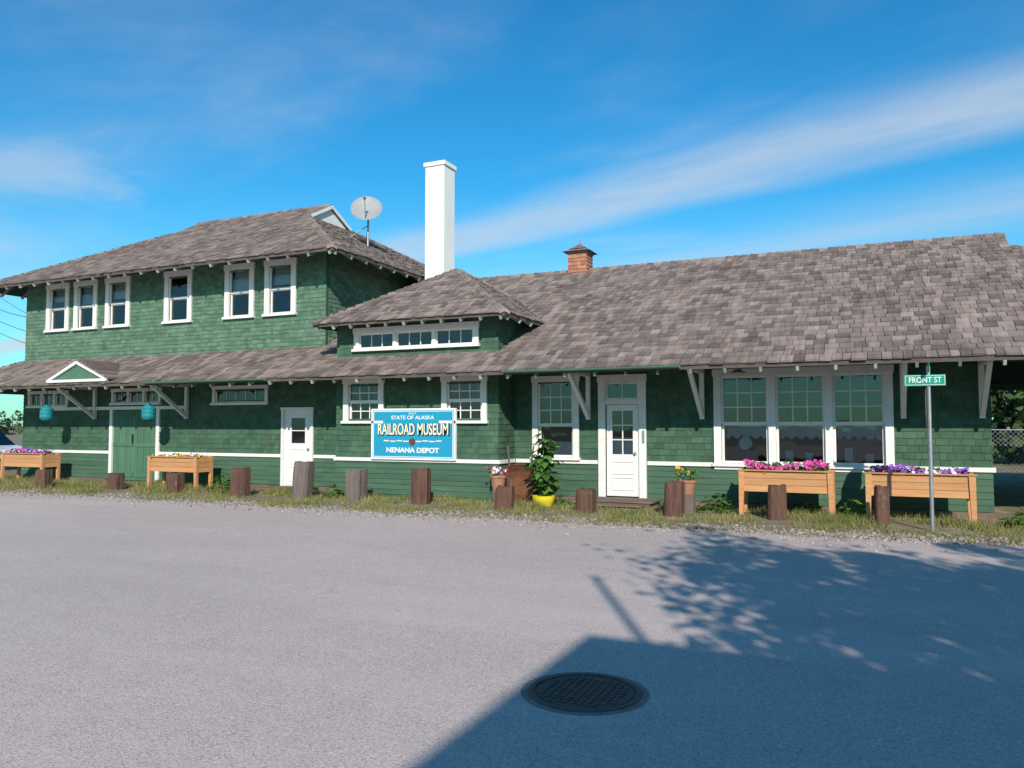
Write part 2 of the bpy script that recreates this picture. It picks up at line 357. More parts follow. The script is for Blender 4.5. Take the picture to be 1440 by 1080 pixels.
band(-23.74,-19.84,0);band(-17.88,-13.64,0);band(-12.60,-11.36,0);band(-11.38,-7.12,-.8);band(-7.10,-5.23,0);band(-4.17,-2.86,0);band(.39,1.92,0)
trim.box(-7.159,-7.115,-.798,-.05,BZ0,BZ1)
trim.box(1.881,1.925,.0,9.0,BZ0,BZ1)
trim.box(-2.83,.36,-.045,-.001,.74,.795)
trim.obj('white_trim',[M_white],depot);glass.obj('window_panes',[M_glass],depot);inner.obj('curtains_and_blinds',[M_curt,M_redc,M_dark],depot)

# -------- roofs
roof=MB();deck=MB();tails=MB()
def roofface(poly,O,U,V,exp=.25,wr=(.12,.25),tiles=True,th=.03):
    O=Vector(O);U=Vector(U);V=Vector(V).normalized();Nn=U.cross(V).normalized()
    if Nn.z<0: Nn=-Nn
    top=[O+U*s+V*t for s,t in poly];bot=[p-Vector((0,0,.09)) for p in top]
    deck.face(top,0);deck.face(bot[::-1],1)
    for i in range(len(top)):
        j=(i+1)%len(top);deck.face([top[i],bot[i],bot[j],top[j]],0)
    if not tiles: return
    tmax=max(p[1] for p in poly);t=0;k=0
    def iv(tt):
        xs=[]
        for i in range(len(poly)):
            a=poly[i];b=poly[(i+1)%len(poly)]
            if (a[1]-tt)*(b[1]-tt)<0: xs.append(a[0]+(b[0]-a[0])*(tt-a[1])/(b[1]-a[1]))
        return (min(xs),max(xs)) if len(xs)>=2 else None
    while t<tmax-.03:
        e=min(exp,tmax-t);I=iv(t+e*.5)
        if I:
            s=I[0];s1=I[1];wob=ru(-.012,.012);first=True
            while s<s1-.01:
                w=ru(*wr)*(ru(.4,1) if first else 1);first=False
                x=min(s+w,s1)
                if s1-x<.05:x=s1
                dt=ru(-.018,.018)+wob-(.04 if k==0 else 0);hh=th+ru(-.010,.014);tilt=ru(-.006,.006)
                if rnd()<.03: dt-=.03;hh+=.02
                a=t+dt;b=min(t+e+.05,tmax)
                g=.005
                P=lambda ss,tt,nn:O+U*ss+V*tt+Nn*nn
                roof.hexa([P(s+g,a,.002),P(x-g,a+ru(-.006,.006),.002),P(x-g,b,.002),P(s+g,b,.002),P(s+g,a,hh+tilt),P(x-g,a,hh-tilt),P(x-g,b,.010),P(s+g,b,.010)],0,
                          faces=[(4,5,6,7),(0,1,5,4),(1,2,6,5),(3,0,4,7)])
                s=x
        t+=exp;k+=1
def caps(p,q,w=.14,step=.2):
    p=Vector(p);q=Vector(q);d=q-p;L=d.length;d.normalize();sd=Vector((d.y,-d.x,0)).normalized()
    drop=.06 if abs(d.z)>.05 else .085
    n=int(L/step)
    for i in range(n):
        a=p+d*(L*i/n);b=p+d*min(L,(L*i/n)+step*1.2)
        for sg in (-1,1):
            ww=w+ru(-.012,.012);x=sd*sg*ww-Vector((0,0,drop));u=Vector((0,0,.058+ru(0,.008)));v=Vector((0,0,.036))
            roof.hexa([a,a+x,b+x,b,a+u,a+x+u,b+x+v,b+v],0)
m=.508;EY,EZ=-1.7,2.69
def V_(mm,ax): 
    return Vector((ax[0],ax[1],mm)).normalized()
def st(run,mm): return run*math.sqrt(1+mm*mm)
S=lambda y:st(y-EY,m)
roofface([(-25.4,0),(-12.3,0),(-12.3,S(0)),(-23.7,S(0))],(0,EY,EZ),(1,0,0),V_(m,(0,1)))
roofface([(-12.3,0),(8.05,0),(2.75,S(3.6)),(2.75,S(4.5)),(-12.3,S(4.5))],(0,EY,EZ),(1,0,0),V_(m,(0,1)),exp=.235)
RZ=EZ+m*6.2
roofface([(-12.3,0),(8.05,0),(2.75,S(3.6)),(2.75,S(4.5)),(-12.3,S(4.5))],(0,10.7,EZ),(1,0,0),V_(m,(0,-1)),tiles=False)
roofface([(-1.7,0),(10.7,0),(5.4,st(5.3,m)),(3.6,st(5.3,m))],(8.05,0,EZ),(0,1,0),V_(m,(-1,0)))
roofface([(-1.7,0),(9.7,0),(8.0,st(1.7,m)),(0,st(1.7,m))],(-25.4,0,EZ),(0,1,0),V_(m,(1,0)))
caps((-12.2,4.5,RZ),(2.78,4.5,RZ));caps((8.05,-1.7,EZ),(2.75,3.6,EZ+m*5.3));caps((-25.4,-1.7,EZ),(-23.7,0,EZ+m*1.7))
gab=MB()
gab.face([(2.70,3.6,EZ+m*5.3),(2.70,5.4,EZ+m*5.3),(2.70,4.5,RZ-.02)])
m2=.545;UZ=5.78;UY=-.95
S2=lambda y:st(y-UY,m2)
up=[(-24.65,0),(-11.4,0),(-15.25,S2(2.9)),(-15.25,S2(4)),(-20.8,S2(4)),(-20.8,S2(2.9))]
roofface(up,(0,UY,UZ),(1,0,0),V_(m2,(0,1)),exp=.2,wr=(.11,.22),th=.024)
roofface(up,(0,8.95,UZ),(1,0,0),V_(m2,(0,-1)),tiles=False)
sd=[(-.95,0),(8.95,0),(5.1,st(3.85,m2)),(2.9,st(3.85,m2))]
roofface(sd,(-11.4,0,UZ),(0,1,0),V_(m2,(-1,0)),exp=.2,wr=(.11,.22),th=.024)
roofface(sd,(-24.65,0,UZ),(0,1,0),V_(m2,(1,0)),exp=.2,wr=(.11,.22),th=.024)
UR=UZ+m2*4.95;UH=UZ+m2*3.85
caps((-20.8,4,UR),(-15.25,4,UR))
for a,b in (((-11.4,-.95,UZ),(-15.25,2.9,UH)),((-11.4,8.95,UZ),(-15.25,5.1,UH)),((-24.65,-.95,UZ),(-20.8,2.9,UH))): caps(a,b,.12)
for X in (-15.30,-20.75): gab.face([(X,2.95,UH),(X,5.05,UH),(X,4,UR-.03)])
for sgn in (-1,1): gab.beam((-15.22,4+sgn*.98,UH+.03),(-15.22,4,UR-.06),.04,.09)
gab.obj('gablet_panels',[M_white],depot)
m3=(5.44-3.92)/2.5;DZ=3.92;cx=-9.16;hw=2.42
tri=[(cx-hw,0),(cx+hw,0),(cx,st(2.45,m3))]
roofface(tri,(0,-1.4,DZ),(1,0,0),V_(m3,(0,1)),exp=.2,wr=(.11,.22),th=.024)
roofface(tri,(0,3.5,DZ),(1,0,0),V_(m3,(0,-1)),tiles=False)
ts=[(-1.4,0),(3.5,0),(1.05,st(hw,m3))]
roofface(ts,(cx+hw,0,DZ),(0,1,0),V_(m3*2.45/hw,(-1,0)),exp=.2,wr=(.11,.22),th=.024)
roofface(ts,(cx-hw,0,DZ),(0,1,0),V_(m3*2.45/hw,(1,0)),exp=.2,wr=(.11,.22),th=.024)
ap=(cx,1.05,DZ+m3*2.45)
caps((cx+hw,-1.4,DZ),ap,.11);caps((cx-hw,-1.4,DZ),ap,.11);caps((cx+hw,3.5,DZ),ap,.11)
def tailsrow(x0,x1,y,z,mm,run,step=.6,w=.045,h=.075,c0=None,c1=None):
    n=int((x1-x0)/step)
    for i in range(n+1):
        x=x0+(x1-x0)*i/n;r_=run
        if c0 is not None: r_=min(r_,x-c0)
        if c1 is not None: r_=min(r_,c1-x)
        if r_<.08: continue
        tails.beam((x,y+.0,z-.132),(x,y+r_,z-.132+r_*mm),w,h,0)
tailsrow(-25.2,7.9,EY,EZ,m,1.65,c0=-25.4,c1=8.05)
tailsrow(-24.5,-11.5,UY,UZ,m2,.93,c0=-24.65,c1=-11.4)
tailsrow(cx-hw+.1,cx+hw-.1,-1.4,DZ,m3,.58,.45,c0=cx-hw,c1=cx+hw)
def tailsx(y0,y1,x,z,mm,run,sg,step=.6,c0=None):
    n=int((y1-y0)/step)
    for i in range(n+1):
        y=y0+(y1-y0)*i/n;r_=run if c0 is None else min(run,y-c0)
        tails.beam((x,y,z-.132),(x-sg*r_,y,z-.132+r_*mm),.045,.075,0)
tailsx(-.8,8.0,-11.4,UZ,m2,.85,1,c0=-.95);tailsx(-1.2,.6,cx+hw,DZ,m3,.38,1,.45,c0=-1.4);tailsx(-.8,8.0,-24.65,UZ,m2,.85,-1,c0=-.95);tailsx(-1.5,9,8.05,EZ,m,1.6,1,c0=-1.7)
tails.obj('rafter_tails',[M_tail],depot)
ped=MB()
px=-19.0;hwp=1.12;pz=2.80;pa=3.26;py=-1.74
ped.face([(px-hwp+.1,py+.03,pz),(px+hwp-.1,py+.03,pz),(px,py+.03,pa-.06)],1)
for sg in (-1,1):
    ped.beam((px+sg*(hwp+.05),py,pz-.02),(px,py,pa),.07,.09,0,(0,0,1))
ped.beam((px-hwp,py-.003,pz-.03),(px+hwp,py-.003,pz-.03),.06,.07,0)
yb=EY+(pa-EZ)/m
for sg in (-1,1):
    a=Vector((px+sg*(hwp+.12),py-.06,pz-.02));b=Vector((px,py-.06,pa+.05));c=Vector((px,yb+.1,pa+.05));d=Vector((px+sg*(hwp+.12),EY+(pz-EZ)/m,pz-.02))
    n=9
    for i in range(n):
        p0=a.lerp(b,i/n);p1=a.lerp(b,(i+1)/n);q0=d.lerp(c,i/n);q1=d.lerp(c,(i+1)/n);u=Vector((0,0,.03+.002*i));
        ped.hexa([p0,p1,q1,q0,p0+u*1.6,p1+u*.6,q1+u*.6,q0+u*1.6],2)
ped.obj('door_pediment',[M_white,M_green_door,M_roof],depot)
br=MB()
def bracket(X,Y=0,zb=1.72,reach=1.35,w=.09):
    zt=2.86
    br.box(X-w/2,X+w/2,Y-.11,Y-.03,zb,zt+.12)
    br.box(X-w/2+.003,X+w/2-.003,Y-reach,Y-.11,2.62,2.70)
    br.beam((X,Y-.09,zb+.06),(X,Y-reach+.12,2.64),w-.012,.085)
for X in (-5.42,-3.05,.52,1.74): bracket(X)
for X in (-20.45,-16.86): bracket(X,zb=1.78)
br.obj('eave_brackets',[M_white],depot)
pp=MB()
for x,y in ((7.2,-1.0),(7.2,4.5),(7.2,10.0),(4.5,10.0)):
    pp.box(x-.09,x+.09,y-.09,y+.09,0,2.75)
pp.beam((1.9,10,2.68),(7.3,10,2.68),.12,.16);pp.beam((7.2,-1.1,2.66),(7.2,10.1,2.66),.12,.16);pp.beam((1.9,-1.0,2.70),(7.1,-1.0,2.70),.12,.14)
pp.obj('porch_posts',[M_green_flat],depot)
gu=MB()
for x0,x1 in ((-6.6,-3.1),(-16.5,-12.6)):
    for i in range(6):
        a0=math.pi+math.pi*i/6;a1=math.pi+math.pi*(i+1)/6
        gu.face([(x0,EY-.10+.05*math.cos(a0),EZ-.02+.05*math.sin(a0)),(x1,EY-.10+.05*math.cos(a0),EZ-.02+.05*math.sin(a0)),(x1,EY-.10+.05*math.cos(a1),EZ-.02+.05*math.sin(a1)),(x0,EY-.10+.05*math.cos(a1),EZ-.02+.05*math.sin(a1))])
gu.obj('gutters',[M_green_door],depot)
ch=MB();ch.box(-11.22,-10.62,2.95,3.55,4.2,8.82);ch.box(-11.26,-10.58,2.91,3.59,8.82,8.93);ch.box(-11.10,-10.74,3.07,3.43,8.93,8.97)
ch.obj('chimney',[M_stucco],depot)
cu=MB();x0,x1,y0,y1=-7.46,-6.94,4.24,4.76
courses(cu,(0,y0,0),(1,0,0),(0,-1,0),x0,x1,5.45,6.28,.1,(.10,.18),[],th=.02)
courses(cu,(x1,0,0),(0,1,0),(1,0,0),y0,y1,5.45,6.28,.1,(.10,.18),[],th=.02)
cu.box(x0+.001,x1-.001,y0+.001,y1,5.4,6.27)
cu.box(x0-.03,x1+.03,y0-.03,y1+.03,6.28,6.33,1)
X0,X1,Y0,Y1=x0-.13,x1+.13,y0-.13,y1+.13
cx2,cy2=(x0+x1)/2,(y0+y1)/2
for fr,zz,sc in ((0,6.33,1),(1,6.42,.62)):
    h=.15;a=[(cx2+(X-cx2)*sc,cy2+(Y-cy2)*sc,zz) for X,Y in ((X0,Y0),(X1,Y0),(X1,Y1),(X0,Y1))]
    for i in range(4):
        p,q=a[i],a[(i+1)%4];cu.face([p,q,(cx2+(q[0]-cx2)*.12,cy2+(q[1]-cy2)*.12,zz+h),(cx2+(p[0]-cx2)*.12,cy2+(p[1]-cy2)*.12,zz+h)],1)
    cu.face(a[::-1],1)
cu.cyl((cx2,cy2,6.5),(cx2,cy2,6.72),.03,.012,8,1)
cu.obj('roof_ventilator',[M_brick,M_roof],depot)
roof.obj('roof_shingles',[M_roof],depot)
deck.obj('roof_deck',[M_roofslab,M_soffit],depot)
text('395',-14.0,1.12,-.03,.22,.10,M_postg,depot,name='house_number')
stp=MB()
def boards(x0,x1,y0,y1,z,th=.04):
    n=max(2,int((y1-y0)/.14))
    for i in range(n):
        a=y0+(y1-y0)*i/n;stp.box(x0+ru(-.01,.01),x1+ru(-.01,.01),a+.005,y0+(y1-y0)*(i+1)/n-.005,z-th,z+ru(-.003,.003))
boards(-5.5,-3.9,-.75,-.06,.12);stp.box(-5.45,-3.95,-.72,-.1,0,.075);boards(-5.35,-4.05,-1.05,-.76,.06,.03)
boards(-13.8,-12.45,-.7,-.06,.07)
stp.box(-7.1,-5.6,-.12,-.02,0,.10);stp.box(-3.8,1.9,-.12,-.02,0,.10);stp.box(-23.7,-19.9,-.12,-.02,0,.09);stp.box(-17.9,-13.9,-.12,-.02,0,.09);stp.box(-12.4,-11.4,-.12,-.02,0,.09)
boards(-20.0,-17.7,-.9,-.06,.05,.03)
stp.obj('entry_steps',[M_step],depot)
lm=MB();lm.lathe((-2.2,-1.1,2.55),[(.02,.14),(.05,.12),(.06,.05),(.16,0)],16);lm.cyl((-2.2,-1.1,2.66),(-2.2,-1.1,2.85),.012,.012,6)
lm.obj('porch_lamp',[M_dish],depot)

# ------------------------------------------------------------------ lanterns
def lantern(x,y,name):
    b=MB();z=1.74
    b.lathe((x,y,z),[(.0,0),(.12,0),(.15,.04),(.17,.06),(.17,.30),(.13,.36),(.05,.42),(.03,.45)],18,0)
    for k in (.08,.18,.28): b.lathe((x,y,z),[(.172,k),(.182,k+.012),(.172,k+.024)],18,0)
    b.cyl((x,y,z+.43),(x,y,2.88),.01,.01,6,1);b.lathe((x,y,z-.03),[(0,0),(.08,.0),(.1,.03)],16,1)
    b.obj(name,[M_teal,M_black],smooth=False)
lantern(-21.2,-1.0,'hanging_lantern');lantern(-17.2,-1.0,'hanging_lantern.001')

# ------------------------------------------------------------------ museum sign
sg=empty('museum_sign')
b=MB();b.box(-10.26,-8.18,-.895,-.85,.88,1.93,0)
for q in ((-10.24,-8.20,1.90,1.915),(-10.24,-8.20,.895,.91)): b.box(q[0],q[1],-.90,-.896,q[2],q[3],1)
for x in (-10.245,-8.21): b.box(x,x+.015,-.90,-.896,.91,1.90,1)
b.box(-10.30,-8.14,-.90,-.83,1.93,1.97,1);b.box(-10.30,-8.14,-.90,-.83,.84,.88,1);b.box(-10.30,-10.26,-.90,-.83,.88,1.93,1);b.box(-8.18,-8.14,-.90,-.83,.88,1.93,1)
for x in (-10.0,-8.45): b.box(x-.03,x+.03,-.85,-.80,1.0,1.8,2)
b.lathe((-9.22,-.902,1.235),[(0,0),(.075,0),(.08,.004)],20,3,Matrix.Rotation(math.pi/2,3,'X'))
b.obj('sign_board',[M_signb,M_signw,M_green_flat,M_rust],sg)
text('VISIT',-9.22,1.855,-.90,.22,.04,M_cream,sg)
text('STATE OF ALASKA',-9.22,1.765,-.90,1.10,.085,M_signw,sg,.012)
text('RAILROAD MUSEUM',-9.20,1.49,-.898,1.84,.29,M_navy,sg,.05)
text('RAILROAD MUSEUM',-9.215,1.50,-.905,1.80,.255,M_cream,sg,.015)
text('NENANA DEPOT',-9.22,1.045,-.90,1.35,.115,M_signw,sg,.03)
b=MB()
for s in (-1,1):
    for k in range(4): b.box(-9.22+s*(.16+.17*k)-.07,-9.22+s*(.16+.17*k)+.07,-.903,-.897,1.245-.012*(1-k%2),1.257+.012*(k%2))
b.obj('sign_scrollwork',[M_cream],sg)

# ------------------------------------------------------------------ satellite dish
d=MB();R=Matrix.Rotation(math.radians(28),3,'Z')@Matrix.Rotation(math.radians(62),3,'X')
C=Vector((-13.15,2.9,7.80))
prof=[(.0,0),(.12,.008),(.24,.032),(.36,.072),(.44,.11)]
d.lathe(C,prof,28,0,R);d.lathe(C,[(r,z-.018) for r,z in prof][::-1],28,0,R);d.lathe(C,[(.44,.11),(.455,.10),(.44,.092)],28,0,R)
f=C+R@Vector((0,-.05,.52));d.cyl(C+R@Vector((0,-.42,.09)),f,.014,.014,6,1);d.cyl(f,f+R@Vector((0,0,.1)),.04,.04,10,1)
zb=UZ+m2*1.75
d.cyl((-13.2,3.05,zb),(-13.2,3.05,7.7),.03,.03,8,1);d.cyl((-13.2,3.05,7.7),C-R@Vector((0,0,.02)),.035,.035,8,1)
d.cyl((-13.6,2.6,zb+.2),(-13.2,3.05,7.4),.015,.015,6,1);d.cyl((-13.6,3.5,zb+.2),(-13.2,3.05,7.4),.015,.015,6,1)
d.obj('satellite_dish',[M_dish,M_metal],smooth=False)

# ------------------------------------------------------------------ bollard posts
posts=[(-19.3,-2.35,.46,.32,0),(-17.2,-1.95,.40,.32,0),(-15.1,-2.0,.46,.33,0),(-13.05,-2.05,.64,.34,0),(-11.45,-1.85,.80,.36,1),(-10.05,-1.8,.66,.38,1),(-8.42,-1.85,.72,.34,0),(-6.42,-2.1,.44,.32,0),(-4.8,-2.05,.44,.32,0),(-3.22,-1.86,.60,.31,0),(-1.50,-1.66,.58,.30,0),(.12,-1.76,.62,.21,0)]
for i,(x,y,h,w,g) in enumerate(posts):
    b=MB();n=5;rot=ru(-.2,.2);lx=ru(-.05,.05);ly=ru(-.04,.04)
    rings=[]
    colr=[1+ru(-.045,.045) for _ in range(20)]
    for k in range(n+1):
        z=-.05+(h+.05)*k/n;ring=[]
        for j in range(20):
            a=j/20*2*math.pi;c_,s_=math.cos(a),math.sin(a)
            q=1/max(abs(c_),abs(s_));q=min(q,1.28)
            r=w/2*q*colr[j]*(1+ru(-.015,.015))*(.95 if k==n else 1)
            ring.append((x+math.cos(rot)*r*c_-math.sin(rot)*r*s_+lx*z,y+math.sin(rot)*r*c_+math.cos(rot)*r*s_+ly*z,z+(ru(-.03,.02) if k==n else 0)))
        rings.append(ring)
    bb=len(b.v)
    for r in rings: b.v.extend(r)
    for k in range(n):
        for j in range(20):
            j2=(j+1)%20;b.f.append((bb+k*20+j,bb+k*20+j2,bb+(k+1)*20+j2,bb+(k+1)*20+j));b.m.append(0)
    b.v.append((x+lx*h,y+ly*h,h-.01));t=len(b.v)-1
    for j in range(20): b.f.append((bb+n*20+j,bb+n*20+(j+1)%20,t));b.m.append(0)
    b.obj('timber_bollard' if i==0 else 'timber_bollard.%03d'%i,[M_postg if g else M_post])

# ------------------------------------------------------------------ planters
def flowers(b,x0,x1,y0,y1,z,n,kinds,hh=.16,leafm=5,fs=.07):
    for i in range(int(n*1.6)):
        b.leaf((ru(x0-.03,x1+.03),ru(y0-.05,y1+.03),z+ru(-.04,hh*.8)),ru(.05,.10),leafm)
    cl=[(ru(x0,x1),random.choice(kinds)) for _ in range(9)]
    for i in range(n):
        x=ru(x0,x1);k=min(cl,key=lambda c:abs(c[0]-x))[1] if rnd()<.8 else random.choice(kinds)
        y=ru(y0-.08,y1);zz=z+hh*(.35+.65*rnd())*(.7+.3*math.sin(x*5))
        c=Vector((x,y,zz));nr=Vector((ru(-.6,.6),-1,ru(.1,1))).normalized()
        a=nr.cross(Vector((0,0,1))).normalized();e=a.cross(nr);r=fs*ru(.4,.62);q=ru(0,1)
        pts=[]
        for t in range(10):
            rr=r*(1 if t%2==0 else .72);an=q+2*math.pi*t/10;pts.append(c+a*rr*math.cos(an)+e*rr*math.sin(an)+nr*(.012 if t%2==0 else 0))
        b.face(pts,k)
PM=[M_cedar,M_mag,M_pur,M_wp,M_or,M_leaf,M_ground]
def planter(x0,x1,y0,y1,name,kinds,zt=.78,zb=.42,n=150,hh=.16):
    b=MB();nb=3
    for k in range(nb):
        za=zb+(zt-zb)*k/nb;zc=zb+(zt-zb)*(k+1)/nb-.006
        b.box(x0+.03,x1-.03,y0,y0+.025,za,zc);b.box(x0+.03,x1-.03,y1-.025,y1,za,zc)
        b.box(x0+.005,x0+.03,y0+.01,y1-.01,za,zc);b.box(x1-.03,x1-.005,y0+.01,y1-.01,za,zc)
    for sx,ix in ((x0,1),(x1,-1)):
        for y in (y0-.03,y1-.05):
            b.hexa([(sx,y,0),(sx+ix*.07,y,0),(sx+ix*.07,y+.075,0),(sx,y+.075,0),(sx,y,zt+.004),(sx+ix*.10,y,zt+.004),(sx+ix*.10,y+.075,zt+.004),(sx,y+.075,zt+.004)] if ix>0 else
                   [(sx-.07,y,0),(sx,y,0),(sx,y+.075,0),(sx-.07,y+.075,0),(sx-.10,y,zt+.004),(sx,y,zt+.004),(sx,y+.075,zt+.004),(sx-.10,y+.075,zt+.004)])
    b.box(x0-.02,x1+.02,y0-.045,y0+.03,zt+.006,zt+.03);b.box(x0-.02,x1+.02,y1-.03,y1+.045,zt+.006,zt+.03)
    b.box(x0+.03,x1-.03,y0+.026,y1-.026,zb,zt-.03,6)
    flowers(b,x0+.1,x1-.1,y0+.05,y1-.05,zt,n,kinds,hh)
    b.obj(name,PM)
planter(-22.95,-21.15,-1.1,-.6,'planter_box',[1,2,1],n=110)
planter(-17.05,-15.35,-1.1,-.6,'planter_box.001',[4,3,5],n=50,hh=.10)
planter(-2.20,-.62,-1.15,-.65,'planter_box.002',[1,1,1,3],n=280,hh=.19)
planter(-.12,1.50,-1.15,-.65,'planter_box.003',[2,3,2,1],n=190,hh=.14)

def pot(x,y,z0,r,h,mat,name,kinds,n,fh,stump=True,big=False):
    b=MB()
    b.lathe((x,y,z0),[(0,0),(r*.72,0),(r*.95,h*.8),(r*1.05,h*.82),(r*1.05,h),(r*.9,h),(r*.88,h*.9),(0,h*.9)],18,0)
    if stump: b.cyl((x,y,-.02),(x,y,z0),r*.95,r*.9,12,7)
    flowers(b,x-r,x+r,y-r,y+r,z0+h,n,kinds,fh,fs=.07)
    b.obj(name,[mat]+PM[1:]+[M_postg])
pot(-6.98,-1.2,.26,.16,.32,M_terra,'flower_pot',[3,1,4],26,.2)
pot(-3.12,-1.25,.34,.17,.26,M_terra,'flower_pot.001',[4,5,5],30,.28)
b=MB();x,y=-6.0,-1.15
b.lathe((x,y,0),[(0,0),(.17,0),(.22,.12),(.235,.20),(.2,.20),(.19,.17),(0,.17)],20,0)
for (sx,sy,h) in ((0,0,1.42),(.12,.04,1.15),(-.12,.02,1.0),(.05,-.08,.85),(.02,.1,1.3)):
    b.cyl((x+sx*.4,y+sy*.4,.15),(x+sx*1.4,y+sy*1.4,h),.015,.008,6,1)
    for k in range(int(h*30)):
        z=.26+(h-.22)*rnd();an=ru(0,6.28);r=ru(.04,.32)*(1.15-.5*z/h)*(.6+.4*min(1,z/.6))
        c=Vector((x+sx*(.4+z/h)+r*math.cos(an),y+sy+r*math.sin(an),z));out=Vector((math.cos(an),math.sin(an),ru(-.7,.2))).normalized();sdv=out.cross(Vector((0,0,1))).normalized();L=ru(.12,.25)
        pts=[c-out*L*.5,c-out*L*.2+sdv*L*.42,c+out*L*.2+sdv*L*.3,c+out*L*.6,c+out*L*.2-sdv*L*.3,c-out*L*.2-sdv*L*.42]
        pts[3]=pts[3]-Vector((0,0,.04));b.face(pts,1 if rnd()<.7 else 2)
b.obj('potted_plant',[M_yel,M_leaf,M_leafl])
def clump(x,y,r,h,n,name,mat=None):
    b=MB()
    for i in range(n):
        an=ru(0,6.28);rr=r*math.sqrt(rnd());z=h*(1-(rr/r)**2)*ru(.35,1)+.02
        c=Vector((x+rr*math.cos(an),y+rr*math.sin(an)*.8,z));out=Vector((math.cos(an),math.sin(an),ru(-.3,.5))).normalized();sdv=out.cross(Vector((0,0,1))).normalized();L=ru(.08,.17)
        b.face([c-out*L*.5,c-out*L*.15+sdv*L*.35,c+out*L*.5-Vector((0,0,.02)),c-out*L*.15-sdv*L*.35],0 if rnd()<.6 else 1)
        if i%3==0: b.cyl((x+rr*.3*math.cos(an),y+rr*.3*math.sin(an),0),c,.005,.004,4,1,False)
    b.obj(name,[M_leaf,M_leafl])
for i,(x,y,r,h,n) in enumerate([(-14.2,-1.3,.55,.46,180),(-10.85,-1.5,.28,.38,80),(-2.65,-.9,.42,.34,150),(-.32,-1.0,.33,.34,120),(2.35,-1.2,.6,.40,220),(-1.1,-.5,.4,.22,90),(-12.0,-.9,.3,.22,60),(-5.75,-.8,.25,.22,50),(-3.5,-.75,.25,.2,50),(-17.9,-1.3,.3,.2,50)]):
    clump(x,y,r,h,n,'leafy_plant' if i==0 else 'leafy_plant.%03d'%i)

# ------------------------------------------------------------------ wheelbarrow (leaning)
w=MB();T=Matrix.Translation((-6.72,-.72,.42))@Matrix.Rotation(math.radians(20),4,'Z')@Matrix.Rotation(math.radians(68),4,'X')
def W(p): return tuple(T@Vector(p))
def ringp(rx,ry,z,yo=0,n=20):
    return [((rx+(.05 if math.sin(t)>0 else 0))*math.copysign(abs(math.cos(t))**.7,math.cos(t)),yo+ry*math.copysign(abs(math.sin(t))**.7,math.sin(t)),z) for t in [2*math.pi*k/n for k in range(n)]]
R1=ringp(.31,.38,0);R2=ringp(.25,.30,-.12,-.02);R3=ringp(.16,.19,-.19,-.03)
for A_,B_ in ((R1,R2),(R2,R3)):
    for i in range(20):
        j=(i+1)%20;w.face([W(A_[i]),W(A_[j]),W(B_[j]),W(B_[i])])
w.face([W(p) for p in R3])
for i in range(20): w.cyl(W(R1[i]),W(R1[(i+1)%20]),.012,.012,5,0,False)
for sx in (-1,1):
    w.cyl(W((sx*.12,-.5,-.22)),W((sx*.28,.85,-.14)),.018,.018,6,1);w.cyl(W((sx*.2,.2,-.19)),W((sx*.2,.25,-.42)),.012,.012,6,0)
w.cyl(W((-.04,-.52,-.24)),W((.04,-.52,-.24)),.17,.17,18,2);w.cyl(W((-.13,-.52,-.24)),W((.13,-.52,-.24)),.015,.015,6,0)
w.obj('wheelbarrow',[M_rust,M_postg,M_black])

# ------------------------------------------------------------------ street sign
ss=empty('street_sign');b=MB()
b.cyl((.80,-2.25,-.1),(.80,-2.25,2.50),.03,.03,10,0)
b.box(.47,1.03,-2.296,-2.290,2.20,2.37,1);b.box(.76,.84,-2.2895,-2.21,2.33,2.37,0)
b.box(.797,.803,-2.5,-2.0,2.40,2.55,1)
for z in (2.212,2.352): b.box(.48,1.02,-2.2995,-2.2965,z,z+.006,2)
for x in (.48,1.014): b.box(x,x+.006,-2.2995,-2.2965,2.219,2.351,2)
b.obj('pole_and_blades',[M_metal,M_sgreen,M_signw],ss)
text('FRONT ST',.75,2.285,-2.301,.44,.085,M_signw,ss,.01)
b=MB();A=math.radians(85);ux,uy=math.cos(A),math.sin(A)
def oct_(r,off):
    return [(.80+ux*r*math.cos(t)+uy*off,-2.25+uy*r*math.cos(t)-ux*off,1.86+r*math.sin(t)) for t in [math.pi/8+k*math.pi/4 for k in range(8)]]
o1=oct_(.32,-.034);o2=oct_(.32,-.040);b.face(o1,0);b.face(o2[::-1],1)
for i in range(8): b.face([o1[i],o1[(i+1)%8],o2[(i+1)%8],o2[i]],0)
b.obj('octagonal_panel',[pmat('dull_sign_back',(.10,.10,.10),(.14,.14,.13),5,.6),pmat('sign_red',(.45,.02,.02),(.4,.02,.02))],ss)

# ------------------------------------------------------------------ manhole
b=MB();mx,my=-1.60,-11.27
b.lathe((mx,my,0),[(.0,.010),(.29,.010),(.29,.006),(.305,.006),(.305,.014),(.335,.014),(.345,.005)],48,0)
b.lathe((mx,my,0),[(.345,.006),(.385,.0055)],48,1)
for i in range(-6,7):
    for j in range(-6,7):
        x_,y_=i*.044,j*.044
        if x_*x_+y_*y_<.26**2: b.box(mx+x_-.014,mx+x_+.014,my+y_-.014,my+y_+.014,.010,.016)
b.obj('manhole_cover',[M_iron,M_tar])

